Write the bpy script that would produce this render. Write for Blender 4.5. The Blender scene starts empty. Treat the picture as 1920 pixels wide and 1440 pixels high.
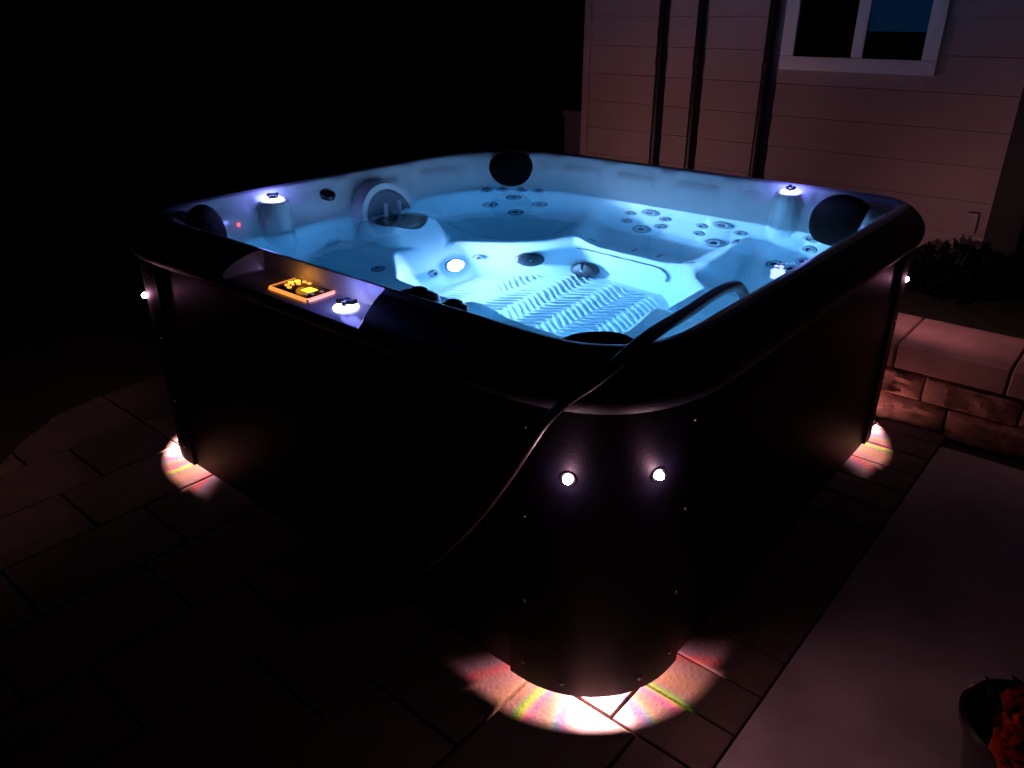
import bpy, bmesh, math, random
import numpy as np
from mathutils import Vector, Matrix
random.seed(7); np.random.seed(7)
scene = bpy.context.scene
COL = scene.collection
R = math.radians

# ------------------------------------------------------------------ camera
cam_d = bpy.data.cameras.new('camera'); cam = bpy.data.objects.new('camera', cam_d); COL.objects.link(cam)
scene.camera = cam
yaw, pitch, roll = 0.7058, 0.4491, -0.0032
fw = Vector((math.cos(yaw) * math.cos(pitch), math.sin(yaw) * math.cos(pitch), -math.sin(pitch)))
rt = Vector((math.sin(yaw), -math.cos(yaw), 0)); up = rt.cross(fw)
rt, up = rt * math.cos(roll) + up * math.sin(roll), -rt * math.sin(roll) + up * math.cos(roll)
M = Matrix((rt, up, -fw)).transposed().to_4x4(); M.translation = Vector((-2.2253, -1.7953, 1.6164))
cam.matrix_world = M
cam_d.sensor_fit = 'HORIZONTAL'; cam_d.sensor_width = 36; cam_d.lens = 1463.88 / 1920 * 36
cam_d.clip_start = 0.05; cam_d.clip_end = 500

# ------------------------------------------------------------------ night sky, exposure
world = bpy.data.worlds.new('World'); scene.world = world; world.use_nodes = True
wt = world.node_tree; bg = wt.nodes['Background']
sky = wt.nodes.new('ShaderNodeTexSky'); sky.sky_type = 'NISHITA'; sky.sun_disc = False
sky.sun_elevation = R(-4); sky.sun_rotation = R(200)
wt.links.new(sky.outputs[0], bg.inputs['Color']); bg.inputs['Strength'].default_value = 0.004
vs = scene.view_settings; vs.view_transform = 'Standard'; vs.look = 'None'; vs.exposure = 0; vs.gamma = 1
cy = scene.cycles
cy.use_denoising = True; cy.max_bounces = 18; cy.diffuse_bounces = 12; cy.transmission_bounces = 10; cy.glossy_bounces = 5
cy.caustics_refractive = True; cy.caustics_reflective = True; cy.sample_clamp_indirect = 6.0; cy.blur_glossy = 0.5
try: cy.denoiser = 'OPENIMAGEDENOISE'; cy.denoising_input_passes = 'RGB_ALBEDO_NORMAL'
except Exception: pass

# ------------------------------------------------------------------ helpers
def nt_new(name):
    m = bpy.data.materials.new(name); m.use_nodes = True
    t = m.node_tree; return m, t, t.nodes['Principled BSDF']
def mat(name, col, rough=.5, metal=0., var=.0, vscale=12., bump=0., bscale=60., coat=0., spec=.5, col2=None):
    m, t, b = nt_new(name)
    b.inputs['Roughness'].default_value = rough; b.inputs['Metallic'].default_value = metal
    b.inputs['Coat Weight'].default_value = coat; b.inputs['Specular IOR Level'].default_value = spec
    b.inputs['Base Color'].default_value = (*col, 1)
    tc = t.nodes.new('ShaderNodeTexCoord')
    if var or col2:
        n = t.nodes.new('ShaderNodeTexNoise'); n.inputs['Scale'].default_value = vscale; n.inputs['Detail'].default_value = 6
        t.links.new(tc.outputs['Object'], n.inputs['Vector'])
        cr = t.nodes.new('ShaderNodeValToRGB')
        lo = col2 if col2 else tuple(c * (1 - var) for c in col)
        cr.color_ramp.elements[0].position = .35; cr.color_ramp.elements[1].position = .68
        cr.color_ramp.elements[0].color = (*lo, 1); cr.color_ramp.elements[1].color = (*col, 1)
        t.links.new(n.outputs['Fac'], cr.inputs[0])
        oi = t.nodes.new('ShaderNodeObjectInfo'); hv = t.nodes.new('ShaderNodeHueSaturation')
        mp = t.nodes.new('ShaderNodeMapRange'); mp.inputs[3].default_value = 1 - var * .6; mp.inputs[4].default_value = 1 + var * .4
        t.links.new(oi.outputs['Random'], mp.inputs[0]); t.links.new(mp.outputs[0], hv.inputs['Value'])
        t.links.new(cr.outputs[0], hv.inputs['Color']); t.links.new(hv.outputs[0], b.inputs['Base Color'])
        rm = t.nodes.new('ShaderNodeMapRange'); rm.inputs[3].default_value = max(.02, rough - .08); rm.inputs[4].default_value = min(1, rough + .08)
        t.links.new(n.outputs['Fac'], rm.inputs[0]); t.links.new(rm.outputs[0], b.inputs['Roughness'])
    if bump:
        n2 = t.nodes.new('ShaderNodeTexNoise'); n2.inputs['Scale'].default_value = bscale; n2.inputs['Detail'].default_value = 5
        t.links.new(tc.outputs['Object'], n2.inputs['Vector'])
        bp = t.nodes.new('ShaderNodeBump'); bp.inputs['Strength'].default_value = bump; bp.inputs['Distance'].default_value = .004
        t.links.new(n2.outputs['Fac'], bp.inputs['Height']); t.links.new(bp.outputs[0], b.inputs['Normal'])
    return m
def emat(name, col, strength, base=(.8, .8, .8), rough=.3):
    m, t, b = nt_new(name)
    b.inputs['Base Color'].default_value = (*base, 1); b.inputs['Roughness'].default_value = rough
    b.inputs['Emission Color'].default_value = (*col, 1); b.inputs['Emission Strength'].default_value = strength
    return m
def new_obj(name, me, parent=None, m=None, loc=None, rot=None):
    o = bpy.data.objects.new(name, me); COL.objects.link(o)
    if m is not None and me is not None and not me.materials: me.materials.append(m)
    if parent is not None: o.parent = parent
    if loc is not None: o.location = loc
    if rot is not None: o.rotation_euler = rot
    return o
def mesh_py(name, v, f, smooth=False):
    me = bpy.data.meshes.new(name); me.from_pydata([tuple(a) for a in v], [], [tuple(a) for a in f]); me.validate(); me.update()
    if smooth: me.polygons.foreach_set('use_smooth', [True] * len(me.polygons))
    return me
def bm_mesh(name, bm, smooth=False, angle=None):
    bmesh.ops.recalc_face_normals(bm, faces=bm.faces)
    me = bpy.data.meshes.new(name); bm.to_mesh(me); bm.free()
    if smooth:
        me.polygons.foreach_set('use_smooth', [True] * len(me.polygons))
        if angle: me.set_sharp_from_angle(angle=R(angle))
    return me
def box_mesh(name, lo, hi, bevel=0., seg=2):
    bm = bmesh.new(); bmesh.ops.create_cube(bm, size=1)
    for v in bm.verts: v.co = Vector([lo[i] + (v.co[i] + .5) * (hi[i] - lo[i]) for i in range(3)])
    if bevel: bmesh.ops.bevel(bm, geom=list(bm.edges), offset=bevel, segments=seg, affect='EDGES', profile=.7)
    return bm_mesh(name, bm, bool(bevel), 40)
def lathe_mesh(name, prof, n=24, smooth=True, angle=50):
    v, f = [], []
    for r, z in prof:
        for i in range(n):
            a = 2 * math.pi * i / n; v.append((r * math.cos(a), r * math.sin(a), z))
    for k in range(len(prof) - 1):
        for i in range(n):
            j = (i + 1) % n; f.append((k * n + i, k * n + j, (k + 1) * n + j, (k + 1) * n + i))
    bm = bmesh.new(); me = mesh_py('tmp', v, f); bm.from_mesh(me); bpy.data.meshes.remove(me)
    bmesh.ops.remove_doubles(bm, verts=bm.verts, dist=1e-6)
    return bm_mesh(name, bm, smooth, angle)
def prism_mesh(name, poly, z0, z1, bevel=0.):
    bm = bmesh.new(); vs_ = [bm.verts.new((p[0], p[1], z0)) for p in poly]; fc = bm.faces.new(vs_)
    r = bmesh.ops.extrude_face_region(bm, geom=[fc])
    for e in r['geom']:
        if isinstance(e, bmesh.types.BMVert): e.co.z = z1
    if bevel:
        ed = [e for e in bm.edges if all(abs(v.co.z - z1) < 1e-6 for v in e.verts)]
        bmesh.ops.bevel(bm, geom=ed, offset=bevel, segments=2, affect='EDGES', profile=.6)
    return bm_mesh(name, bm)
def catmull(pts, n=10):
    P = [Vector(p) for p in pts]; P = [2 * P[0] - P[1]] + P + [2 * P[-1] - P[-2]]; out = []
    for i in range(1, len(P) - 2):
        for k in range(n):
            t = k / n; a, b, c, d = P[i - 1:i + 3]
            out.append(.5 * ((2 * b) + (c - a) * t + (2 * a - 5 * b + 4 * c - d) * t * t + (3 * b - a - 3 * c + d) * t ** 3))
    out.append(P[-2]); return out
def tube_mesh(name, pts, r, n=12, closed_ends=True, rf=None):
    v, f = [], []; m = len(pts)
    for i, p in enumerate(pts):
        p = Vector(p); tg = (Vector(pts[min(i + 1, m - 1)]) - Vector(pts[max(i - 1, 0)])).normalized()
        a = tg.cross(Vector((0, 0, 1)));
        if a.length < 1e-3: a = Vector((1, 0, 0))
        a.normalize(); b = a.cross(tg); rr = r * (rf(i / (m - 1)) if rf else 1)
        for k in range(n):
            an = 2 * math.pi * k / n; v.append(p + a * rr * math.cos(an) + b * rr * math.sin(an))
    for i in range(m - 1):
        for k in range(n):
            q = (k + 1) % n; f.append((i * n + k, i * n + q, (i + 1) * n + q, (i + 1) * n + k))
    if closed_ends: f.append(tuple(range(n))); f.append(tuple((m - 1) * n + k for k in range(n)))
    bm = bmesh.new(); me = mesh_py('tmp', v, f); bm.from_mesh(me); bpy.data.meshes.remove(me)
    return bm_mesh(name, bm, True, 60)
def tag(o, label=None, cat=None, group=None, kind=None):
    if label: o['label'] = label
    if cat: o['category'] = cat
    if group: o['group'] = group
    if kind: o['kind'] = kind
    return o
def thing(name, label, cat, loc=(0, 0, 0), group=None):
    o = bpy.data.objects.new(name, None); COL.objects.link(o); o.location = loc; o.empty_display_size = .1
    return tag(o, label, cat, group)
def align(o, loc, normal, spin=0.):
    o.location = loc
    o.rotation_euler = (Vector(normal).to_track_quat('Z', 'Y').to_matrix() @ Matrix.Rotation(spin, 3, 'Z')).to_euler()
def lamp(name, kind, loc, energy, col, parent=None, size=.01, **kw):
    d = bpy.data.lights.new(name, kind); d.energy = energy; d.color = col
    if kind in ('POINT', 'SPOT'): d.shadow_soft_size = size
    for k, v in kw.items(): setattr(d, k, v)
    o = bpy.data.objects.new(name, d); COL.objects.link(o); o.location = loc
    if parent is not None: o.parent = parent
    return o

# ------------------------------------------------------------------ materials
M_shell = mat('acrylic_shell', (.82, .83, .85), .22, coat=.25, var=.05, vscale=3)
M_rim = mat('charcoal_rim', (.050, .050, .095), .5, var=.35, vscale=220, bump=.35, bscale=420)
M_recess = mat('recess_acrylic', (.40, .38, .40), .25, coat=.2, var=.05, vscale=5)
M_cab = mat('black_cabinet', (.008, .008, .020), .5, var=.25, vscale=30, bump=.15, bscale=160, spec=.25)
M_base = mat('black_plastic_base', (.010, .010, .011), .6)
M_pillow = mat('black_pillow_foam', (.004, .004, .005), .7, spec=.06, bump=.2, bscale=200, var=.3, vscale=40)
M_chrome = mat('steel_jet_ring', (.80, .81, .84), .22, metal=.35, var=.1, vscale=30)
M_jet = mat('dark_jet_insert', (.015, .015, .03), .35, var=.2, vscale=60)
M_jring = mat('grey_jet_flange', (.20, .23, .29), .3, var=.1, vscale=30)
M_cover = mat('grey_suction_cover', (.013, .013, .022), .4, var=.25, vscale=60)
M_filter = mat('dark_filter_lid', (.045, .048, .06), .45, var=.25, vscale=80, bump=.3, bscale=200)
M_knob = mat('glossy_black_knob', (.012, .012, .014), .15, coat=.5, var=.2, vscale=20)
M_screw = mat('steel_screw', (.35, .34, .33), .4, metal=1., var=.1, vscale=100)
M_paver = mat('pink_grey_paver', (.14, .085, .080), .8, var=.35, vscale=9, bump=.5, bscale=90)
M_joint = mat('sand_joint', (.06, .042, .036), .95, var=.4, vscale=60, bump=.5, bscale=200)
M_slab = mat('concrete_slab', (.44, .34, .42), .8, var=.5, vscale=2.4, bump=.35, bscale=140)
M_soil = mat('dark_soil', (.030, .022, .018), .95, var=.5, vscale=14, bump=.9, bscale=40)
M_lawn = mat('dark_lawn', (.018, .024, .013), .9, var=.5, vscale=8, bump=.8, bscale=60)
M_stone = mat('split_stone', (.50, .24, .20), .85, col2=(.24, .11, .09), var=.3, vscale=26, bump=.8, bscale=80)
M_cap = mat('cap_stone', (.40, .20, .20), .8, var=.25, vscale=7, bump=.4, bscale=110)
M_siding = mat('tan_siding', (.40, .29, .29), .6, var=.18, vscale=2.2, bump=.25, bscale=50)
M_wcore = mat('house_core', (.30, .26, .25), .8, var=.1, vscale=3)
M_trim = mat('white_window_frame', (.72, .70, .72), .4, var=.06, vscale=6)
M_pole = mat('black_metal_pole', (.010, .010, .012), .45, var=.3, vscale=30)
M_post = mat('black_stained_post', (.008, .008, .008), .7, var=.4, vscale=12, bump=.4, bscale=60)
M_door = mat('grey_side_wall', (.20, .18, .24), .6, var=.15, vscale=4, bump=.2, bscale=60)
M_leaf = mat('dark_leaf', (.002, .003, .002), .7, spec=.1, var=.4, vscale=20)
M_stem = mat('dark_stem', (.03, .022, .015), .8, var=.3, vscale=40)
M_hose = mat('black_rubber_hose', (.10, .06, .06), .42, var=.2, vscale=40, bump=.15, bscale=200)

# ------------------------------------------------------------------ shape of the moulded shell
AX, AY, CREST, WATER, FLOOR = 0.967, 1.015, 0.965, 0.800, 0.10
def smin(a, b, k):
    h = np.maximum(k - np.abs(a - b), 0) / k
    return np.minimum(a, b) - h * h * k / 4
def smax(a, b, k):
    return -smin(-a, -b, k)
def sstep(e0, e1, v):
    t = np.clip((v - e0) / (e1 - e0), 0, 1)
    return t * t * (3 - 2 * t)
def d_crest(x, y):
    wx, wy = sstep(-.3, .3, x), sstep(-.3, .3, y)                 # each corner has its own rounding
    k = (1 - wx) * (1 - wy) * .27 + (1 - wx) * wy * .26 + wx * (1 - wy) * .16 + wx * wy * .58
    return smin(AX - np.abs(x), AY + .031 * sstep(.3, -.3, y) - np.abs(y), k)
def d_inner(x, y):
    d = d_crest(x, y); e = smin(AX - np.abs(x), AY + .031 * sstep(.3, -.3, y) - np.abs(y), .48)
    f = np.where((x > .1) & (y > .1), d, np.minimum(d, e + .012))
    w = sstep(.015, .10, d)
    return np.maximum(d * (1 - w) + f * w, np.minimum(d, .022))
def d_outer(x, y):
    return smin(1.105 - np.abs(x), 1.152 - np.abs(y), 0.42)
_wd = np.array([-.2, 0, .010, .020, .030, .045, .060, .075, .095, .12, .15, .19, .23, .28, .36, .60])
_wz = np.array([.965, .965, .963, .956, .945, .912, .865, .80, .72, .64, .565, .495, .452, .425, .36, -.3])
_dd = np.linspace(-.1, .6, 1401)
_zz = np.convolve(np.pad(np.interp(_dd, _wd, _wz), 12, mode='edge'), np.ones(25) / 25, 'valid')
_wl = np.array([.965, .965, .963, .953, .944, .934, .920, .895, .82, .69, .60, .50, .452, .425, .36, -.3])
_zl = np.convolve(np.pad(np.interp(_dd, _wd, _wl), 8, mode='edge'), np.ones(17) / 17, 'valid')
def seg_dist(x, y, a, b):
    ax, ay = a; bx, by = b
    t = np.clip(((x - ax) * (bx - ax) + (y - ay) * (by - ay)) / ((bx - ax) ** 2 + (by - ay) ** 2), 0, 1)
    return np.hypot(x - ax - t * (bx - ax), y - ay - t * (by - ay)), t
def shell_height(x, y):
    x = np.asarray(x, float); y = np.asarray(y, float)
    dc = d_crest(x, y); d = d_inner(x, y)
    # scalloped head wall along the two far sides
    far_r = sstep(.45, .75, x) * sstep(.80, .60, np.abs(y + .05))
    far_l = sstep(.45, .75, y) * sstep(.85, .65, np.abs(x + .15))
    def panels(u, per, ph, rib):
        q = np.abs(((u + ph) / per) % 1 - .5) * per          # 0 at a panel's middle
        return sstep(per / 2 - rib * .35, per / 2 - rib, q)
    led = (far_r * panels(y, .31, .02, .075) + far_l * panels(x, .40, .10, .08)).clip(0, 1)
    dw = d + .024 * led * sstep(.014, .034, d) * sstep(.30, .12, d)
    wall = np.interp(dw, _dd, _zz) * (1 - led) + np.interp(dw, _dd, _zl) * led
    # valve pedestal on the far right wall: half round column
    pd = np.hypot((x - .915), (y + .590))
    wall = np.maximum(wall, .940 - 1.2 * sstep(.050, .085, pd))
    pd2 = np.hypot((x + .465), (y - .955))
    wall = np.maximum(wall, .928 - 1.2 * sstep(.060, .10, pd2))
    # seat level
    S = np.full_like(x, .42)
    S = S - .045 * sstep(.34, .22, np.hypot(x - .60, y - .60))          # back corner bucket
    S = S - .03 * sstep(.30, .20, np.hypot((x - .66) * 1.2, y + .10))
    S = S + .07 * sstep(.20, -.10, x) * sstep(.25, .45, y)               # left lounge
    S = S - .05 * sstep(.34, .20, np.hypot(x + .55, y - .55))
    S = S - .05 * sstep(.30, .18, np.hypot(x - .62, y + .66))
    for a, b, h, w in (((.98, .36), (.50, .20), .17, .075), ((.98, -.47), (.56, -.47), .24, .07),
                       ((.34, 1.0), (.22, .60), .16, .09), ((-.30, 1.0), (-.20, .62), .10, .10),
                       ((-.98, -.10), (-.40, -.05), .22, .09), ((-.15, -1.0), (-.05, -.55), .24, .09)):
        q, t = seg_dist(x, y, a, b)
        S = S + h * (1 - (.45 if h > .2 else .85) * t) * np.exp(-(q / w) ** 2)
    # filter platform
    fr = np.hypot(x - .04, y - .78)
    S = smax(S, .735 - .42 * sstep(.13, .27, fr), .03)
    S = S - .10 * sstep(.122, .108, fr)
    # footwell walls
    def pl(nx, ny, f, s):
        n = math.hypot(nx, ny)
        return FLOOR + s * np.maximum((nx * x + ny * y) / n - f, -.04)
    P = pl(0, 1, .43, 2.4)
    for a in ((1, 0, .475, 5.0), (1, 1, .42, 3.4), (-1, 0, .24, 4.0), (0, -1, .46, 4.5), (1, -1, .55, 4.0), (-1, 1, .40, 3.0), (-1, -1, .42, 4.0)):
        P = smax(P, pl(*a), .05)
    P = np.maximum(P, FLOOR - .02)
    z = smin(P, S, .03)
    z = np.where(d > .055, smax(z, wall, .035 * sstep(.055, .11, d) + 1e-4), wall)
    # open front sill near the filter weir
    return z

# ================================================================== SETTING
# ---- ground
soil = new_obj('ground', mesh_py('ground', [(-60, -60, -.03), (60, -60, -.03), (60, 60, -.03), (-60, 60, -.03)], [(0, 1, 2, 3)]), m=M_soil)
tag(soil, 'dark bare ground stretching into the night around the patio', kind='structure')
# ---- concrete slab on the right, chamfered edge, a broom-finished sheet
slab = new_obj('concrete_slab', box_mesh('concrete_slab', (-4.0, -6.0, -.10), (1.02, -1.335, -.004), .008), m=M_slab)
tag(slab, 'smooth concrete slab beside the paver border', kind='structure')

# ---- patio pavers, one object each
def clip_poly(poly, outline):
    out = poly
    n = len(outline)
    for i in range(n):
        a, b = outline[i], outline[(i + 1) % n]; inp, out = out, []
        ins = lambda p: (b[0] - a[0]) * (p[1] - a[1]) - (b[1] - a[1]) * (p[0] - a[0]) >= 0
        for k in range(len(inp)):
            p, q = inp[k - 1], inp[k]
            if ins(q):
                if not ins(p): out.append(isect(p, q, a, b))
                out.append(q)
            elif ins(p): out.append(isect(p, q, a, b))
        if not out: return []
    return out
def isect(p, q, a, b):
    dx, dy = b[0] - a[0], b[1] - a[1]
    s = lambda r: dx * (r[1] - a[1]) - dy * (r[0] - a[0])
    t = s(p) / (s(p) - s(q)); return (p[0] + t * (q[0] - p[0]), p[1] + t * (q[1] - p[1]))
def area(p): return .5 * abs(sum(p[i - 1][0] * p[i][1] - p[i][0] * p[i - 1][1] for i in range(len(p))))
outline = [(-2.6, -1.335), (1.12, -1.335), (1.12, 1.76), (-.60, 1.775), (-.95, 1.77), (-1.21, 1.72), (-1.40, 1.59), (-1.55, 1.43), (-1.75, 1.13), (-1.95, .75), (-2.15, .25), (-2.4, -.5)]
patio = new_obj('patio', prism_mesh('patio', outline, -.06, -.030), m=M_joint)
tag(patio, 'sand bed of the paved patio under the hot tub', kind='structure')
def paver(x0, y0, x1, y1, mt=M_paver):
    g = .004; cx, cy_ = (x0 + x1) / 2, (y0 + y1) / 2
    p = clip_poly([(x0 + g, y0 + g), (x1 - g, y0 + g), (x1 - g, y1 - g), (x0 + g, y1 - g)], outline)
    if len(p) < 3 or area(p) < .0012: return
    q = []
    for a in p:
        if not q or math.hypot(a[0] - q[-1][0], a[1] - q[-1][1]) > .004: q.append(a)
    if len(q) < 3: return
    p = [(a[0] - cx, a[1] - cy_) for a in q]
    o = new_obj('paver', prism_mesh('paver', p, -.05, random.uniform(-.0035, .0), .005), patio, mt, (cx, cy_, 0), (random.uniform(-.004, .004), random.uniform(-.004, .004), 0))
# soldier course along the right side
x = -.991 - .1545 * 2
x = -.991
while x < 1.12:
    paver(x, -1.335, x + .1545, -1.067); x += .1545
# large pavers in front and left
yy = [-1.335, -1.144, -.829, -.514, -.199, .116, .431, .746, 1.061, 1.376, 1.691, 2.0]
for i in range(len(yy) - 1):
    xs = -.991; off = .155 if i % 2 else 0
    xr = -.991
    first = True
    while xr > -2.6:
        w = (.47 if i % 2 else .31) if first else .47
        first = False
        paver(xr - w, yy[i], xr, yy[i + 1]); xr -= w
for i in range(7, len(yy) - 1):
    xl = -.991
    while xl < 1.12:
        paver(xl, max(yy[i], 1.08), min(xl + .47, 1.3), yy[i + 1]) if yy[i + 1] > 1.08 else None; xl += .47
# pad that the tub stands on
pad = new_obj('tub_pad', box_mesh('tub_pad', (-.985, -1.062, -.05), (1.10, 1.075, -.002), .004), patio, M_paver)

# ---- stone retaining wall with cap stones
sw = thing('stone_wall', 'low wall of rough split stone blocks with flat cap stones', 'stone wall', (1.13, -1.6, 0))
def block(name, y0, y1, z0, z1, x0=0., x1=.2, rough=.012, m=M_stone, ov=0.):
    bm = bmesh.new(); bmesh.ops.create_cube(bm, size=1)
    for v in bm.verts: v.co = Vector((x0 + (v.co.x + .5) * (x1 - x0), y0 + (v.co.y + .5) * (y1 - y0), z0 + (v.co.z + .5) * (z1 - z0)))
    bmesh.ops.bevel(bm, geom=list(bm.edges), offset=.006, segments=1, affect='EDGES')
    if rough:
        fs = [f for f in bm.faces if f.normal.x < -.9 and f.calc_area() > .002]
        ed = list({e for f in fs for e in f.edges})
        bmesh.ops.subdivide_edges(bm, edges=ed, cuts=7, use_grid_fill=True)
        rr = random.Random(int((y0 + 9) * 1000 + z0 * 77))
        from mathutils import noise
        for v in bm.verts:
            if v.co.x < x0 + .001 and y0 + .012 < v.co.y < y1 - .012 and z0 + .008 < v.co.z < z1 - .008:
                v.co.x -= rough * (.6 + 1.6 * noise.noise(Vector((v.co.y * 22 + y0 * 9, v.co.z * 30, z0 * 5)))) + rr.uniform(0, .004)
    return new_obj(name, bm_mesh(name, bm, True, 35), sw, m)
for row, (z0, z1) in enumerate(((-.03, .108), (.112, .236))):
    y = (.62, .70)[row]
    while y > -1.9:
        w = (.22, .36, .30)[(row + int(y * 10)) % 3] if row else (.33, .09, .40)[(int(y * 10)) % 3]
        block('wall_block', y - w + .003, y - .003, z0, z1, rough=.016 + .006 * row); y -= w
y = .93
for w in (.40, .42, .40, .45, .42, .40, .40):
    block('cap_stone', y - w + .003, y - .003, .24, .35, -.02, .37, 0, M_cap); y -= w

# ---- raised bed behind the stone wall
bed = new_obj('planting_bed', mesh_py('planting_bed', [(1.33, -3.4, .28), (2.39, -3.4, .30), (2.39, .3, .30), (1.33, .3, .28), (1.33, .3, -.02), (2.39, .3, -.02)],
              [(0, 1, 2, 3), (3, 2, 5, 4)]), m=M_soil)
tag(bed, 'dark planting bed behind the stone wall', kind='structure')

# ---- house
XW = 2.40
house = thing('house', 'house wall of horizontal lap siding with a white window', 'house', (XW, 0, 0))
Y0, Y1, ZT = -1.09, 1.44, 3.1
WY0, WY1, WZ0, WZ1 = -.622, .068, 1.358, 2.45
new_obj('wall', box_mesh('wall', (.03, Y0, -.03), (4.0, Y1 - .01, ZT), 0), house, M_wcore)
def board(y0, y1, z, h=.172, full=True):
    hh = h - .0030
    v = [(-.016, y0, z), (-.016, y1, z), (-.010, y1, z + hh), (-.010, y0, z + hh), (.02, y0, z), (.02, y1, z), (.02, y1, z + hh), (.02, y0, z + hh)]
    me = mesh_py('siding_board', v, [(0, 1, 2, 3), (5, 4, 7, 6), (0, 4, 5, 1), (3, 2, 6, 7), (0, 3, 7, 4), (1, 5, 6, 2)])
    o = new_obj('siding_board', me, house, M_siding)
z = .02
while z < ZT:
    if z + .192 > WZ0 - .02:
        board(Y0, WY0 - .02, z); board(WY1 + .02, Y1, z)
        if z < WZ0 - .04: board(WY0 - .0195, WY1 + .0195, z, WZ0 - .02 - z, False)
    else: board(Y0, Y1, z)
    z += .172
new_obj('corner_trim', box_mesh('corner_trim', (-.03, Y1, -.03), (.09, Y1 + .05, ZT), .004), house, M_siding)
win = new_obj('window', box_mesh('window', (-.002, WY0 + .01, WZ0 + .01), (.012, WY1 - .01, WZ1), 0), house, mat('dark_room', (.004, .004, .005), .9))
fr = .062
for lo, hi in (((-.045, WY0 - fr, WZ0 - .058), (.025, WY1 + fr, WZ0 + .012)), ((-.045, WY0 - fr, WZ0 + .013), (.025, WY0 + .012, WZ1)),
               ((-.045, WY1 - .012, WZ0 + .013), (.025, WY1 + fr, WZ1)), ((-.038, -.315, WZ0 + .013), (.022, -.255, WZ1))):
    new_obj('frame', box_mesh('frame', lo, hi, .004), win, M_trim)
M_glass, tG, bG = nt_new('window_glass')
bG.inputs['Base Color'].default_value = (.002, .002, .003, 1); bG.inputs['Roughness'].default_value = .05
trn = tG.nodes.new('ShaderNodeBsdfTransparent'); mxs = tG.nodes.new('ShaderNodeMixShader'); mxs.inputs[0].default_value = .25
trn.inputs[0].default_value = (.85, .9, .92, 1)
tG.links.new(trn.outputs[0], mxs.inputs[1]); tG.links.new(bG.outputs[0], mxs.inputs[2]); tG.links.new(mxs.outputs[0], tG.nodes['Material Output'].inputs[0])
new_obj('pane', box_mesh('pane', (-.032, -.256, WZ0 + .012), (-.026, WY1 - .011, WZ1), 0), win, M_glass)
new_obj('pane', box_mesh('pane', (-.032, WY0 + .011, WZ0 + .012), (-.026, -.314, WZ1), 0), win, M_glass)
new_obj('blue_glow_sheet', box_mesh('blue_glow_sheet', (-.012, WY0 + .012, 1.50), (-.006, -.316, WZ1), 0), win, emat('blue_pane_glow', (.01, .10, .32), .13, (.05, .08, .12), .8))  # added sheet; its emission stands for blue light in the right pane
new_obj('outlet_box', box_mesh('outlet_box', (-.055, -1.04, .55), (-.017, -.985, .66), .006), house, mat('grey_outlet_box', (.30, .26, .26), .5, var=.1))
# black post at the corner and the smooth grey wall past it
po = new_obj('gate_post', box_mesh('gate_post', (2.31, -1.245, -.03), (2.43, -1.092, 3.0), .006), m=M_post)
tag(po, 'thick black post at the right end of the siding', 'post')
gw = new_obj('side_wall', box_mesh('side_wall', (2.44, -4.5, -.03), (2.52, -1.12, 2.8), .004), m=M_door)
tag(gw, 'plain dim purple-grey wall right of the thick black post', 'wall')
# thin black poles before the house wall; middle one added as a pole's shadow
for nm, (px, py), lab, ph in (('pole', (2.355, .893), 'thin black pole close to the house corner, the left one', 3.0), ('pole', (2.365, .640), 'dark shaft standing in for a pole shadow on the wall', 3.0), ('pole', (2.352, .195), 'thin black pole standing just left of the white window', 3.0)):
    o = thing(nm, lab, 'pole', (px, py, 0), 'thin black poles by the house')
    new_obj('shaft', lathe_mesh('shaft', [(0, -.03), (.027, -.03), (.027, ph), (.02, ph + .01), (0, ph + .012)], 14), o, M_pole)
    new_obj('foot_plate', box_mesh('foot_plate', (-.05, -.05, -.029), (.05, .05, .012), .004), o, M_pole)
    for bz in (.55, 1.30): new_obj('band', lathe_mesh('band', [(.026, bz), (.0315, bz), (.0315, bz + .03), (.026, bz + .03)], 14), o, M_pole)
# dim grey board left of the house
fp = thing('fence_panel', 'dim grey fence panel at the left side of the house corner', 'fence', (2.9, 1.62, 0))
for k in range(4):
    new_obj('board', box_mesh('board', (-.012, .0 + k * .10, -.03), (.012, .094 + k * .10, .90), .004), fp, M_door)
new_obj('rail', box_mesh('rail', (-.03, -.01, .86), (.03, .41, .905), .004), fp, M_door)

# ================================================================== HOT TUB
tub = thing('hot_tub', 'square black hot tub lit blue inside with glowing corner lights', 'hot tub', (0, 0, 0))
# ---- perimeter samples
def solve(fn, th):
    lo, hi = np.zeros_like(th), np.full_like(th, 2.2)
    for _ in range(45):
        mid = (lo + hi) / 2; ins = fn(mid * np.cos(th), mid * np.sin(th)) > 0
        lo = np.where(ins, mid, lo); hi = np.where(ins, hi, mid)
    return (lo + hi) / 2
NT = 720
th = np.linspace(0, 2 * math.pi, NT, endpoint=False)
rc = solve(d_crest, th)
ts = np.concatenate([np.linspace(.02, .55, 60, endpoint=False), np.linspace(.55, .86, 60, endpoint=False), np.linspace(.86, 1.0, 50)])
X = ts[:, None] * (rc * np.cos(th))[None]; Y = ts[:, None] * (rc * np.sin(th))[None]
Z = shell_height(X, Y)
V = np.stack([X, Y, Z], -1).reshape(-1, 3)
nr = len(ts); F = []
for k in range(nr - 1):
    a = np.arange(NT); b = (a + 1) % NT
    F.append(np.stack([k * NT + a, (k + 1) * NT + a, (k + 1) * NT + b, k * NT + b], -1))
F = np.concatenate(F).tolist() + [list(range(NT))]
shell = new_obj('shell', mesh_py('shell', V.tolist(), F, True), tub, M_shell)
def sh(x, y):
    return float(shell_height(np.array([x]), np.array([y]))[0])
def sn(x, y, e=.012):
    n = Vector((-(sh(x + e, y) - sh(x - e, y)) / (2 * e), -(sh(x, y + e) - sh(x, y - e)) / (2 * e), 1)); return n.normalized()

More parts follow.
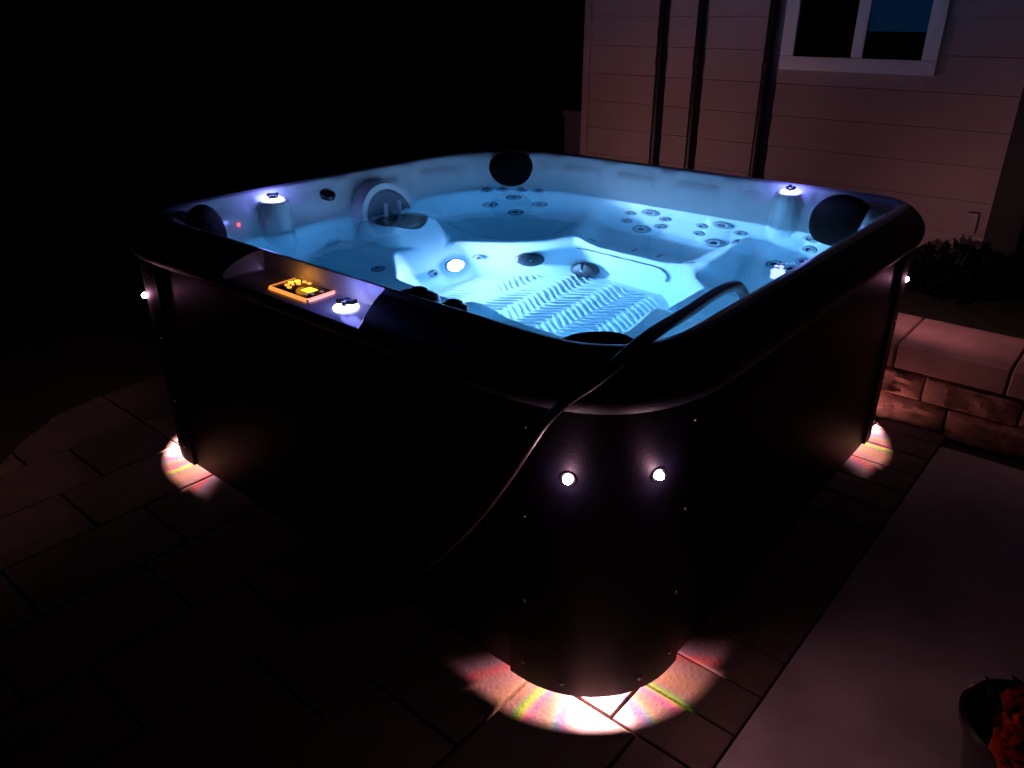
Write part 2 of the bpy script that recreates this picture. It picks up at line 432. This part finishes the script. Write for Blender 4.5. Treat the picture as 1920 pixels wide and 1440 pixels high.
# ---- ridged footwell floor
gx = np.arange(-.30, .545, .0030); gy = np.arange(-.56, .50, .0038)
GX, GY = np.meshgrid(gx, gy, indexing='ij')
e = np.full_like(GX, 9.)
for nx, ny, f in ((0, 1, .42), (1, 0, .475), (1, 1, .42), (-1, 0, .24), (0, -1, .46), (1, -1, .55), (-1, 1, .40), (-1, -1, .42)):
    e = np.minimum(e, f - (nx * GX + ny * GY) / math.hypot(nx, ny))
per = .19; tri = np.arcsin(.94 * np.sin(2 * math.pi * (GY + .03) / per)) / math.asin(.94) * .5 + .5; zig = .045 * tri
wave = .5 + .5 * np.cos(2 * math.pi * (GX + zig * 1.4) / .033)
band = .55 + .45 * np.cos(2 * math.pi * ((GY + .03) / per) * 2)
GZ = FLOOR + .0025 + .0075 * wave ** 2.0 * sstep(.02, .05, e)
nx_, ny_ = GX.shape
idx = np.arange(nx_ * ny_).reshape(nx_, ny_)
FF = np.stack([idx[:-1, :-1], idx[1:, :-1], idx[1:, 1:], idx[:-1, 1:]], -1).reshape(-1, 4)
new_obj('ridged_floor', mesh_py('ridged_floor', np.stack([GX, GY, GZ], -1).reshape(-1, 3).tolist(), FF.tolist(), True), shell, M_shell)

# ---- rolled rim with the control notch on the near left side
NY0, NY1 = -.300, .250
th2 = list(np.linspace(0, 2 * math.pi, 640, endpoint=False))
for yv in (NY0 - .006, NY0, NY0 + .006, NY0 + .012, NY1 + .006, NY1, NY1 - .006, NY1 - .012): th2.append(math.atan2(yv, -.99) % (2 * math.pi))
th2 = np.array(sorted(th2)); r1 = solve(d_crest, th2); r2 = solve(d_outer, th2)
c1 = np.stack([r1 * np.cos(th2), r1 * np.sin(th2)], -1); c2 = np.stack([r2 * np.cos(th2), r2 * np.sin(th2)], -1)
profA = [(0, .965), (.06, .967), (.11, .9668), (.17, .9645), (.24, .9625), (.34, .959), (.50, .951), (.68, .939), (.84, .925), (.94, .911), (.99, .897), (1, .885), (.985, .872), (.94, .860), (.84, .852), (.40, .850)]
profB = [(0, .965), (.03, .966), (.05, .965), (.065, .955), (.085, .913), (.11, .907), (.40, .906), (.62, .905), (.84, .903), (.94, .899), (.985, .893), (1, .885), (.985, .872), (.94, .860), (.84, .852), (.40, .850)]
n2, npf = len(th2), len(profA); V = []; W = []
for i in range(n2):
    w = 0.
    if c1[i][0] < -.8: w = float(sstep(NY0 - .002, NY0 + .008, c1[i][1]) * sstep(NY1 + .002, NY1 - .008, c1[i][1]))
    W.append(w)
    for a, b in zip(profA, profB):
        t = a[0] * (1 - w) + b[0] * w; zz = a[1] * (1 - w) + b[1] * w
        p = c1[i] * (1 - t) + c2[i] * t; V.append((p[0], p[1], zz))
FA, FB, FL = [], [], []
for i in range(n2):
    j = (i + 1) % n2
    for k in range(npf - 1):
        q = (i * npf + k, j * npf + k, j * npf + k + 1, i * npf + k + 1)
        (FB if (W[i] > .01 or W[j] > .01) and 2 <= k < 9 else (FL if k < 4 else FA)).append(q)
def submesh(name, V, F):
    ids = sorted({a for f in F for a in f}); mp = {a: i for i, a in enumerate(ids)}
    me = mesh_py(name, [V[a] for a in ids], [tuple(mp[a] for a in f) for f in F], True); me.set_sharp_from_angle(angle=R(38)); return me
new_obj('lip', submesh('lip', V, FL), shell, M_shell)
rim = new_obj('rim', submesh('rim', V, FA), tub, M_rim)
tag(rim, 'charcoal speckled rolled rim')
recess = new_obj('control_recess', submesh('control_recess', V, FB), tub, M_recess)

# ---- cabinet: side panels and rounded corner panels on a recessed base
CX, CYY, CR = 1.055, 1.103, .27
GAP, TOP = .038, .853
new_obj('base', box_mesh('base', (-.80, -.84, 0), (.80, .84, .070), .01), tub, M_base)
for lo, hi in (((-CX + .03, -.88, .135), (-.66, .88, .15)), ((.66, -.88, .135), (CX - .03, .88, .15)), ((-.655, -CYY + .03, .135), (.655, -.70, .15)), ((-.655, .70, .135), (.655, CYY - .03, .15))):
    new_obj('light_baffle', box_mesh('light_baffle', lo, hi, 0), tub, M_base)  # unseen strips added to stop ground lamp light leaking up into the cabinet
sp = .31
for nm, lo, hi in (('side_panel', (-CX, -CYY + sp, GAP), (-CX + .02, CYY - sp, TOP)), ('side_panel', (CX - .02, -CYY + sp, GAP), (CX, CYY - sp, TOP)),
                   ('side_panel', (-CX + sp, -CYY, GAP), (CX - sp, -CYY + .02, TOP)), ('side_panel', (-CX + sp, CYY - .02, GAP), (CX - sp, CYY, TOP))):
    new_obj(nm, box_mesh(nm, lo, hi, .003), tub, M_cab)
M_eye = emat('warm_white_bulb', (1., .78, .76), 60.)
me_eye = lathe_mesh('bulb', [(0, .016), (.006, .0145), (.0095, .010), (.0105, .004), (.0105, -.004), (0, -.004)], 20)
me_bez = lathe_mesh('bezel', [(.0115, .0), (.0115, .0015), (.014, .0025), (.018, .002), (.020, 0), (.020, -.004), (.0115, -.004)], 24)
me_scr = lathe_mesh('screw', [(0, .0030), (.0015, .0030), (.002, .0040), (.0042, .0035), (.0055, 0), (.0055, -.004)], 12)
PINK = (1.0, .47, .50)
for ci, (sx, sy) in enumerate(((-1, -1), (-1, 1), (1, -1), (1, 1))):
    out, inn = [], []
    def P(off):
        pts = [((CX + off), (CYY - sp + .004))]
        for k in range(0, 19):
            a = R(5 * k); pts.append((CX - CR + (CR + off) * math.cos(a), CYY - CR + (CR + off) * math.sin(a)))
        pts.append((CX - sp + .004, CYY + off)); return pts
    o_, i_ = P(.010), P(-.010)
    poly = [(sx * a, sy * b) for a, b in o_ + i_[::-1]]
    cp = new_obj('corner_panel', prism_mesh('corner_panel', poly, GAP, TOP + .002, 0), tub, M_cab)
    for pgn in cp.data.polygons: pgn.use_smooth = True
    cp.data.set_sharp_from_angle(angle=R(40))
    for ang in (24, 66):
        a = R(ang); n = Vector((sx * math.cos(a), sy * math.sin(a), 0))
        p = Vector((sx * (CX - CR), sy * (CYY - CR), .686)) + n * (CR + .010)
        cl = new_obj('corner_light', me_bez, cp, M_knob); align(cl, p, n)
        bulb = new_obj('bulb', me_eye, cl, M_eye)
        lp = lamp('corner_lamp', 'SPOT', p + n * .024, {(-1, -1): 14. if ang < 45 else 4.6, (-1, 1): 3.2, (1, -1): 1.2 if ang > 45 else 7., (1, 1): 9.5 if ang < 45 else 5.}[(sx, sy)], PINK, tub, .012, spot_size=R(118), spot_blend=.85)
        lamp('bulb_glow', 'POINT', p + n * .034, .17, (1., .36, .62), tub, .012)
        lp.rotation_euler = (n + Vector({(-1, -1, 66): (.40, 0, -.65), (1, 1, 24): (.15, -.75, .22)}.get((sx, sy, ang), (0, 0, -.22)))).to_track_quat('-Z', 'Y').to_euler()
    for ang, zz in ((2, .10), (2, .30), (2, .55), (2, .79), (88, .10), (88, .30), (88, .55), (88, .79), (24, .075), (66, .075)):
        a = R(ang); n = Vector((sx * math.cos(a), sy * math.sin(a), 0)); q = Vector((sx * (CX - CR), sy * (CYY - CR), zz)) + n * (CR + .010)
        s_ = new_obj('screw', me_scr, cp, M_screw); align(s_, q, n)
    # lamp tucked up behind the bottom of the corner panel, throwing a crescent on the pavers
    dl = bpy.data.lights.new('ground_lamp', 'SPOT'); dl.energy = 70 if (sx, sy) == (1, -1) else 55; dl.color = (1., .56, .54); dl.shadow_soft_size = .014; dl.spot_size = R(176); dl.spot_blend = .35
    lo_ = bpy.data.objects.new('ground_lamp', dl); COL.objects.link(lo_); lo_.parent = tub
    lo_.location = (sx * .868, sy * .905, .112)
    lo_.rotation_euler = Vector((sx * .70, sy * .72, -.62)).to_track_quat('-Z', 'Y').to_euler()
    dl.use_nodes = True; t = dl.node_tree; em = t.nodes['Emission']
    tc = t.nodes.new('ShaderNodeTexCoord'); sx_ = t.nodes.new('ShaderNodeSeparateXYZ'); t.links.new(tc.outputs['Normal'], sx_.inputs[0])
    ng = t.nodes.new('ShaderNodeMath'); ng.operation = 'MULTIPLY'; ng.inputs[1].default_value = -1; t.links.new(sx_.outputs['Z'], ng.inputs[0])
    at = t.nodes.new('ShaderNodeMath'); at.operation = 'ARCCOSINE'; t.links.new(ng.outputs[0], at.inputs[0])
    mr = t.nodes.new('ShaderNodeMapRange'); mr.inputs[1].default_value = 0; mr.inputs[2].default_value = math.pi / 2; t.links.new(at.outputs[0], mr.inputs[0])
    cr_ = t.nodes.new('ShaderNodeValToRGB'); els = cr_.color_ramp.elements
    stops = [(0, (4.5, 4.5, 4.5)), (.14, (4.2, 4.2, 4.2)), (.22, (1.4, 1.3, 1.3)), (.275, (.8, .5, 1.4)), (.30, (.0, 1.3, 1.7)), (.325, (1.2, 1.2, .2)), (.35, (.8, .7, .66)), (.44, (.65, .55, .53)), (.465, (1.3, .1, 1.4)), (.49, (1.5, 1.5, .0)), (.512, (.0, 1.7, .1)), (.54, (.6, .5, .5)),
             (.64, (.78, .66, .40)), (.72, (.6, .5, .48)), (.80, (.55, .4, .4)), (.83, (.95, .2, .2)), (.86, (.5, .45, .62)), (1, (.40, .33, .38))]
    els[0].position, els[0].color = stops[0][0], (*stops[0][1], 1); els[1].position, els[1].color = stops[-1][0], (*stops[-1][1], 1)
    for ps, c in stops[1:-1]:
        q = els.new(ps); q.color = (*c, 1)
    t.links.new(mr.outputs[0], cr_.inputs[0]); t.links.new(cr_.outputs[0], em.inputs['Color'])

# ---- jets
def jet_meshes(r):
    fl = lathe_mesh('jet', [(0, .002), (r * .62, .002), (r * .66, .007), (r * .92, .006), (r, .001), (r, -.01)], 22)
    ring = lathe_mesh('ring', [(r * .40, .004), (r * .42, .011), (r * .52, .012), (r * .60, .008), (r * .60, .001)], 22)
    noz = lathe_mesh('nozzle', [(0, .010), (r * .10, .010), (r * .13, .006), (r * .36, .0045), (r * .40, .008), (r * .40, .001)], 18)
    return fl, ring, noz
JB, JM, JS = jet_meshes(.048), jet_meshes(.041), jet_meshes(.031)
def jet(x, y, ms):
    o = new_obj('jet', ms[0], tub, M_jring); align(o, Vector((x, y, sh(x, y))) + sn(x, y) * .001, sn(x, y))
    new_obj('ring', ms[1], o, M_chrome); new_obj('nozzle', ms[2], o, M_jet)
for x, y in ((.626, .772), (.744, .721), (.778, .582), (.663, .639)): jet(x, y, JM)
for x, y in ((.680, .842), (.742, .789), (.799, .716), (.838, .640)): jet(x, y, JS)
for x, y in ((.868, .010), (.782, .001), (.870, -.344), (.787, -.355)): jet(x, y, JB)
for x, y in ((.857, .111), (.82, .106), (.856, -.072), (.82, -.073), (.858, -.255), (.826, -.260), (.858, -.431), (.80, -.438)): jet(x, y, JS)
for x, y in ((.852, -.730), (.805, -.751), (.733, -.757), (.710, -.656), (.684, -.736)): jet(x, y, JM)
for x, y in ((-.304, .531), (-.60, .80), (-.52, .83), (-.75, .45), (-.76, .35), (-.78, -.50), (-.70, -.66), (-.55, -.80), (-.45, -.82)): jet(x, y, JS)
for x, y in ((.199, .461), (-.052, .488)): jet(x, y, JS)
me_slot = box_mesh('seat_vent', (-.022, -.006, -.004), (.022, .006, .0035), .003)
for x, y in ((.585, .13), (.60, -.078), (.60, -.205), (.56, -.36)):
    o = new_obj('seat_vent', me_slot, tub, M_jring); align(o, (x, y, sh(x, y)), sn(x, y), R(90))

# ---- suction covers
def suction(x, y, r=.064):
    n = (sn(x, y, .02) + Vector((0, 0, .22))).normalized(); o = new_obj('suction_cover', lathe_mesh('suction_cover', [(0, .030), (r * .3, .030), (r * .8, .027), (r * .97, .021), (r, .014), (r, -.02)], 32), tub, M_cover)
    align(o, Vector((x, y, sh(x, y))) + n * .020, n, R(20))
    for k in range(3):
        a = R(90 + 120 * k); c_ = box_mesh('spoke', (.004, -.003, .0295), (r * .92, .003, .034), .001)
        new_obj('spoke', c_, o, M_base, rot=(0, 0, a))
    new_obj('hub', lathe_mesh('hub', [(0, .036), (.005, .036), (.006, .030)], 12), o, M_chrome)
suction(.352, .298); suction(.484, .078)

# ---- footwell lamp
lx, ly = .078, .487; n = sn(lx, ly, .02); lz = sh(lx, ly)
fl = new_obj('footwell_lamp', lathe_mesh('footwell_lamp', [(.0462, .002), (.048, .006), (.055, .005), (.058, 0), (.058, -.01), (.0462, -.01)], 32), tub, M_jring); align(fl, Vector((lx, ly, lz)) + n * .004, n)
new_obj('lens', lathe_mesh('lens', [(0, .015), (.014, .0145), (.028, .0125), (.039, .009), (.046, .005), (.046, -.005)], 32), fl, emat('blue_white_lamp_lens', (.62, .63, 1.0), 1950.))

# ---- filter lid and its hood
fl_ = new_obj('filter_lid', lathe_mesh('filter_lid', [(0, .085), (.040, .085), (.046, .080), (.046, .070), (.055, .060), (.085, .040), (.102, .022), (.106, .010), (.106, 0)], 40), tub, M_filter, (.04, .78, .692))
me_rib = box_mesh('rib', (.048, -.0022, .0), (.104, .0022, .006), 0)
for v in me_rib.vertices:
    v.co.z += .070 - (v.co.x - .048) / .056 * .052
for k in range(36): new_obj('rib', me_rib, fl_, M_cover, rot=(0, 0, 2 * math.pi * k / 36))
hood = new_obj('filter_hood', None, tub, loc=(.05, .875, .80))
def arch(name, r0, r1, y0, y1, m, zs=1.0, tilt=0.):
    v, f = [], []; K = 28
    for k in range(K + 1):
        a = math.pi * k / K; c_, s_ = math.cos(a), math.sin(a)
        for r, yv in ((r0, y0), (r1, y0), (r1, y1), (r0, y1)): v.append((r * c_, yv + tilt * r * s_, r * s_ * zs - .03))
    for k in range(K):
        for q in range(4): f.append((k * 4 + q, k * 4 + (q + 1) % 4, (k + 1) * 4 + (q + 1) % 4, (k + 1) * 4 + q))
    f += [(0, 1, 2, 3), (K * 4, K * 4 + 3, K * 4 + 2, K * 4 + 1)]
    me = mesh_py(name, v, f, True); me.set_sharp_from_angle(angle=R(40)); return new_obj(name, me, hood, m)
arch('hood_frame', .130, .155, -.030, .085, M_shell, .98, .30)
v, f = [], []
for k in range(25):
    a = math.pi * k / 24
    for j in range(7):
        q = j / 6; r = .126 * q; bul = -.045 * (1 - q * q) * math.sin(a) - .02
        v.append((r * math.cos(a), bul + .30 * r * math.sin(a) + .02, r * math.sin(a) * 1.0 - .035))
for k in range(24):
    for j in range(6): f.append((k * 7 + j, k * 7 + j + 1, (k + 1) * 7 + j + 1, (k + 1) * 7 + j))
new_obj('weir_door', mesh_py('weir_door', v, f, True), hood, M_jring)
for xx in (-.038, .040): new_obj('weir_groove', box_mesh('weir_groove', (xx - .003, -.052, -.03), (xx + .003, -.030, .05), .002), hood, M_shell)

# ---- illuminated valves on the rim with dark flame handles
M_valve = emat('valve_glow', (.66, .74, 1.0), 5.)
def flame_mesh(s, h):
    pts = [(-.10, -1.0), (.12, -1.0), (.16, -.55), (.75, -.05), (.86, .35), (.45, .38), (.15, .05), (.30, .55), (.10, 1.05), (-.30, 1.25), (-.12, .75), (-.55, .40), (-.72, -.10), (-.28, -.30)]
    return prism_mesh('flame_handle', [(a * s, b * s) for a, b in pts], 0, h, .0015)
def valve(x, y, z, n, spin, r=.040, pw=.5, parent=tub):
    o = new_obj('illuminated_valve', lathe_mesh('illuminated_valve', [(0, .010), (r * .5, .0095), (r * .85, .007), (r, .003), (r, -.01)], 32), parent, M_valve); align(o, (x, y, z), n, spin)
    h = new_obj('flame_handle', flame_mesh(r * .72, .012), o, M_knob, loc=(0, 0, .011))
    lamp('valve_lamp', 'POINT', Vector((x, y, z)) + Vector(n).normalized() * .05, pw * 1.5, (.20, .22, 1.0), parent, .03)
valve(-1.032, -.205, .907, (-.04, 0, 1), R(-62), .034, .25)
valve(.920, -.592, .942, (-.12, 0, 1), R(20), .036, .45)
valve(-.465, .948, .931, (0, -.12, 1), R(110), .040, .45)

# ---- amber control panel
cpn = new_obj('control_panel', box_mesh('control_panel', (-.058, -.092, 0), (.058, .092, .0065), .003), tub, mat('dark_panel_face', (.012, .008, .006), .2, coat=.5, var=.1), (-1.014, .0, .9055), (0, R(-1), 0))
M_amb = emat('amber_edge', (1., .30, .05), 1.3); M_ambb = emat('amber_screen', (1., .42, .01), 6.)
bm = bmesh.new()
def ringpoly(hx, hy, c, n=5):
    p = []
    for sx, sy, a0 in ((1, 1, 0), (-1, 1, 90), (-1, -1, 180), (1, -1, 270)):
        for k in range(n): a = R(a0 + 90 * k / (n - 1)); p.append((sx * (hx - c) + c * math.cos(a), sy * (hy - c) + c * math.sin(a)))
    return p
po_, pi_ = ringpoly(.0585, .0925, .012), ringpoly(.0525, .0865, .008); K = len(po_)
v = [(a, b, .0070) for a, b in po_] + [(a, b, .0085) for a, b in pi_] + [(a * 1.03, b * 1.02, .0005) for a, b in po_]
f = [(i, (i + 1) % K, K + (i + 1) % K, K + i) for i in range(K)] + [(2 * K + i, 2 * K + (i + 1) % K, (i + 1) % K, i) for i in range(K)]
bm.free()
new_obj('lit_edge', mesh_py('lit_edge', v, f), cpn, M_amb)
new_obj('screen', box_mesh('screen', (-.018, -.046, .0064), (.012, -.010, .0075), .0005), cpn, M_ambb)
M_btn = emat('amber_button', (1., .36, .03), 1.6); M_btn2 = emat('bright_amber_button', (1., .45, .02), 4.); M_btn3 = emat('dim_button', (.5, .35, .35), .25)
for bx, by, w, h, mm, tl in ((.022, .062, .014, .010, M_btn2, 0), (.004, .068, .013, .008, M_btn2, 20), (-.016, .058, .013, .009, M_btn, -20), (-.024, .036, .012, .009, M_btn, -10), (.010, .040, .011, .008, M_btn, 10), (.030, .040, .010, .008, M_btn, 0), (.030, .018, .010, .008, M_btn, 0), (-.004, .048, .008, .006, M_btn, 0),
                         (-.030, -.050, .009, .006, M_btn3, 0), (-.018, -.062, .008, .006, M_btn3, 0), (.010, -.066, .009, .007, M_btn3, 0)):
    new_obj('button', prism_mesh('button', [(w * math.cos(R(24 * k)) * .55, h * math.sin(R(24 * k))) for k in range(15)], 0, .0018), cpn, mm, (bx, by, .0063), (0, 0, R(tl)))
lamp('panel_lamp', 'POINT', (-1.0, .035, .94), .035, (1., .36, .03), tub, .02)

# ---- headrest pillows
def pillow(x, y, z, nrm, w, h, th_=.045, spin=0.):
    v, f = [], []; K, J = 36, 10
    for j in range(J + 1):
        ph = math.pi * j / J - math.pi / 2
        for k in range(K):
            a = 2 * math.pi * k / K; c_, s_ = math.cos(a), math.sin(a)
            sq = (abs(c_) ** 2.4 + abs(s_) ** 2.4) ** (-1 / 2.4)
            ww = w * (1 - .22 * max(0, -s_)) ; cp_ = math.cos(ph) ** .55 if math.cos(ph) > 1e-6 else 0
            v.append((ww * c_ * sq * cp_ / 1, h * s_ * sq * cp_, th_ * math.sin(ph)))
    for j in range(J):
        for k in range(K): f.append((j * K + k, j * K + (k + 1) % K, (j + 1) * K + (k + 1) % K, (j + 1) * K + k))
    bm = bmesh.new(); me = mesh_py('t', v, f); bm.from_mesh(me); bpy.data.meshes.remove(me); bmesh.ops.remove_doubles(bm, verts=bm.verts, dist=1e-5)
    o = new_obj('headrest_pillow', bm_mesh('headrest_pillow', bm, True), tub, M_pillow)
    nz = Vector(nrm).normalized(); xx = Vector((0, 0, 1)).cross(nz).normalized(); yy_ = nz.cross(xx)
    o.matrix_local = Matrix.Translation((x, y, z)) @ Matrix((xx, yy_, nz)).transposed().to_4x4()
pillow(.805, .785, .890, (-1, -1, .75), .115, .085)
pillow(.835, -.83, .878, (-1, .65, .85), .150, .105)
pillow(-.80, .88, .895, (1, -.9, .65), .115, .085)
pillow(-.80, -.84, .858, (1, 1, .65), .115, .080)

# ---- knobs and small fittings on the shell
kp = [(0, .034), (.020, .033), (.033, .027), (.040, .014), (.042, 0), (.042, -.02)]
for x, y, z, s in ((-.905, -.345, .915, 1.25), (-.885, -.455, .912, .85)):
    o = new_obj('diverter_knob', lathe_mesh('diverter_knob', [(r * s, zz * s) for r, zz in kp], 30), tub, M_knob); align(o, (x, y, z), (.25, 0, 1))
    o.scale = (1, 1.35, .9)
    new_obj('grip', lathe_mesh('grip', [(0, .010), (.006, .010), (.016, .007), (.020, 0), (.020, -.004)], 20), o, M_knob, (0, 0, .033 * s), (0, 0, R(35)))
o = new_obj('air_control', lathe_mesh('air_control', [(0, .014), (.024, .013), (.034, .008), (.036, 0), (.036, -.01)], 28), tub, M_knob); align(o, Vector((-.19, .968, sh(-.19, .968) + .003)), (0, -.45, 1))
y_ = .952; o = new_obj('indicator_light', lathe_mesh('indicator_light', [(0, .005), (.004, .004), (.006, 0), (.006, -.004)], 16), tub, emat('red_indicator', (1., .05, .04), 3.)); align(o, Vector((-.636, .947, sh(-.636, .947))) + sn(-.636, .947) * .003, sn(-.636, .947))
# grab ledge moulding on the footwell wall
mp_ = [(.497 + (z_ - .2) * .16, y_, z_) for y_, z_ in ((.16, .33), (.06, .338), (-.10, .338), (-.22, .335), (-.27, .32), (-.295, .28), (-.30, .22))]
mp_ = [Vector((x_, y_, z_)) for x_, y_, z_ in mp_]
mp2 = []
for p in catmull(mp_, 6):
    # slide the line onto the wall at its own height
    lo, hi = .30, .62
    for _ in range(30):
        mid = (lo + hi) / 2
        if sh(mid, p.y) < p.z: lo = mid
        else: hi = mid
    mp2.append(Vector((lo - .001, p.y, p.z)))
new_obj('wall_moulding', tube_mesh('wall_moulding', mp2, .007, 8), shell, M_jring)

# ---- water: closed body, calm surface
wx = solve(lambda a, b: d_crest(a, b) - .028, th)
ring = np.stack([wx * np.cos(th), wx * np.sin(th)], -1)[::4]
K = len(ring); rings = [1.0, .93, .8, .6, .4, .2]
v = []
for s in rings: v += [(a * s, b * s, WATER) for a, b in ring]
v.append((0, 0, WATER)); f = []
for j in range(len(rings) - 1):
    for i in range(K): q = (i + 1) % K; f.append((j * K + i, j * K + q, (j + 1) * K + q, (j + 1) * K + i))
for i in range(K): f.append(((len(rings) - 1) * K + i, (len(rings) - 1) * K + (i + 1) % K, len(v) - 1))
prev = 0
for dd_, zz in ((.12, .50), (.24, .14), (.30, .02)):
    wr = solve(lambda a, b: d_crest(a, b) - dd_, th)[::4]; b0 = len(v)
    v += [(r_ * math.cos(a_), r_ * math.sin(a_), zz) for r_, a_ in zip(wr, th[::4])]
    for i in range(K): q = (i + 1) % K; f.append((prev + i, b0 + i, b0 + q, prev + q))
    prev = b0
f.append(tuple(range(b0 + K - 1, b0 - 1, -1)))
bm = bmesh.new(); me = mesh_py('t', v, f); bm.from_mesh(me); bpy.data.meshes.remove(me)
wme = bm_mesh('water', bm)
M_water, t, b = nt_new('clear_water')
b.inputs['Base Color'].default_value = (1, 1, 1, 1); b.inputs['Roughness'].default_value = 0.0; b.inputs['IOR'].default_value = 1.333; b.inputs['Transmission Weight'].default_value = 1
tc = t.nodes.new('ShaderNodeTexCoord'); nz = t.nodes.new('ShaderNodeTexNoise'); nz.inputs['Scale'].default_value = 5; nz.inputs['Detail'].default_value = 2
t.links.new(tc.outputs['Object'], nz.inputs['Vector']); bp = t.nodes.new('ShaderNodeBump'); bp.inputs['Strength'].default_value = .12; bp.inputs['Distance'].default_value = .02
t.links.new(nz.outputs['Fac'], bp.inputs['Height']); t.links.new(bp.outputs[0], b.inputs['Normal'])
va = t.nodes.new('ShaderNodeVolumeAbsorption'); va.inputs['Color'].default_value = (.02, .80, .97, 1); va.inputs['Density'].default_value = .85
t.links.new(va.outputs[0], t.nodes['Material Output'].inputs['Volume'])
water = new_obj('water', wme, None, M_water)
tag(water, 'clear calm water lit blue inside the hot tub', kind='structure')

# ================================================================== THINGS
# ---- thick black hose over the front corner of the rim
hp = [(-1.092, -.19, .012), (-1.094, -.25, .022), (-1.100, -.33, .07), (-1.112, -.473, .198), (-1.122, -.625, .372), (-1.132, -.755, .54), (-1.145, -.865, .706), (-1.158, -.93, .813), (-1.165, -.985, .900), (-1.140, -1.01, .937), (-1.098, -1.03, .960), (-1.047, -1.04, .978), (-.917, -1.03, .992), (-.795, -1.009, .982), (-.618, -.98, .963), (-.404, -.942, .942), (-.285, -.930, .927), (-.215, -.925, .905), (-.165, -.924, .85), (-.155, -.91, .76), (-.18, -.87, .60)]
hose = new_obj('hose', tube_mesh('hose', catmull(hp, 10), .0148, 16, rf=lambda u: .62 + .38 * min(1., max(0., (u - .38) / .25))), m=M_hose)
tag(hose, 'thick black hose hanging over the front corner of the hot tub rim', 'hose')

# ---- leafy shrub behind the stone wall
def leaves(name, parent, c, rad, n, s, m, rng):
    v, f = [], []
    for _ in range(n):
        while True:
            p = Vector((rng.uniform(-1, 1), rng.uniform(-1, 1), rng.uniform(-1, 1)))
            if .25 < p.length < 1: break
        p = Vector((c[0] + p.x * rad[0], c[1] + p.y * rad[1], c[2] + p.z * rad[2]))
        a = Vector((rng.uniform(-1, 1), rng.uniform(-1, 1), rng.uniform(-.4, 1))).normalized(); b = a.cross(Vector((rng.uniform(-1, 1), rng.uniform(-1, 1), rng.uniform(-1, 1)))).normalized()
        l = s * rng.uniform(.6, 1.3); w = l * .28; nb = a.cross(b) * w * .4; i = len(v)
        v += [p, p + a * l * .5 + b * w + nb, p + a * l, p + a * l * .5 - b * w + nb]
        f += [(i, i + 1, i + 2), (i, i + 2, i + 3)]
    return new_obj(name, mesh_py(name, v, f), parent, m)
rng = random.Random(3)
for (bx, by, rz, lab) in ((2.08, -1.02, (.18, .26, .12), 'dark leafy shrub behind the stone wall under the corner light'), (2.12, -1.42, (.15, .16, .17), 'dark leafy shrub at the foot of the thick black post')):
    s = thing('shrub', lab, 'shrub', (bx, by, .28), 'shrubs in the planting bed')
    leaves('crown', s, (0, 0, rz[2] * 1.05), rz, 900, .05, M_leaf, rng)
    for k in range(6):
        a = rng.uniform(0, 6.28); new_obj('stem', tube_mesh('stem', [(0, 0, -.01), (.03 * math.cos(a), .03 * math.sin(a), .1), (.10 * math.cos(a), .10 * math.sin(a), .26)], .006, 6), s, M_stem)

# ---- dark pot with orange-red blooms, lower right
pot = thing('flower_pot', 'dark rounded pot with orange-red blooms at the lower right corner', 'flower pot', (-.585, -1.875, -.004))
new_obj('pot', lathe_mesh('pot', [(0, 0), (.085, 0), (.095, .01), (.125, .17), (.132, .19), (.140, .192), (.142, .21), (.134, .216), (.124, .212), (.118, .18), (.0, .175)], 36), pot, mat('dark_glazed_pot', (.016, .008, .008), .25, coat=.4, var=.3, vscale=10))
leaves('foliage', pot, (0, 0, .23), (.09, .09, .05), 160, .05, M_leaf, rng)
M_petal = mat('orange_red_petal', (.60, .055, .008), .5, var=.3, vscale=20)
for k, (fx, fy, fz, s) in enumerate(((-.03, .03, .285, 1.1), (-.08, .02, .27, 1.2), (-.115, .015, .245, 1.1), (.0, .0, .32, 1.0), (.02, -.06, .30, .9))):
    v, f = [], []
    for p in range(9):
        a = 2 * math.pi * p / 9 + k; L = .055 * s; i = len(v); d = Vector((math.cos(a), math.sin(a), 0)); q = Vector((-math.sin(a), math.cos(a), 0))
        v += [Vector((0, 0, 0)), d * L * .45 + q * .019 * s + Vector((0, 0, .018)), d * L + Vector((0, 0, .010)), d * L * .45 - q * .019 * s + Vector((0, 0, .018)), d * L * .8 + q * .017 * s + Vector((0, 0, .013)), d * L * .8 - q * .017 * s + Vector((0, 0, .013))]
        f += [(i, i + 1, i + 3), (i + 1, i + 4, i + 5, i + 3), (i + 4, i + 2, i + 5)]
    nv = len(v); v += [Matrix.Rotation(.35, 3, 'Z') @ (q * .62) + Vector((0, 0, .012)) for q in v[:nv]]; f += [tuple(a + nv for a in q) for q in f[:len(f)]]
    v = [q + Vector((rng.uniform(-.004, .004), rng.uniform(-.004, .004), rng.uniform(-.006, .006))) for q in v]
    o = new_obj('bloom', mesh_py('bloom', v, f, True), pot, M_petal, (fx, fy, fz), (rng.uniform(-.6, .9), rng.uniform(-1.2, -.3), 0))
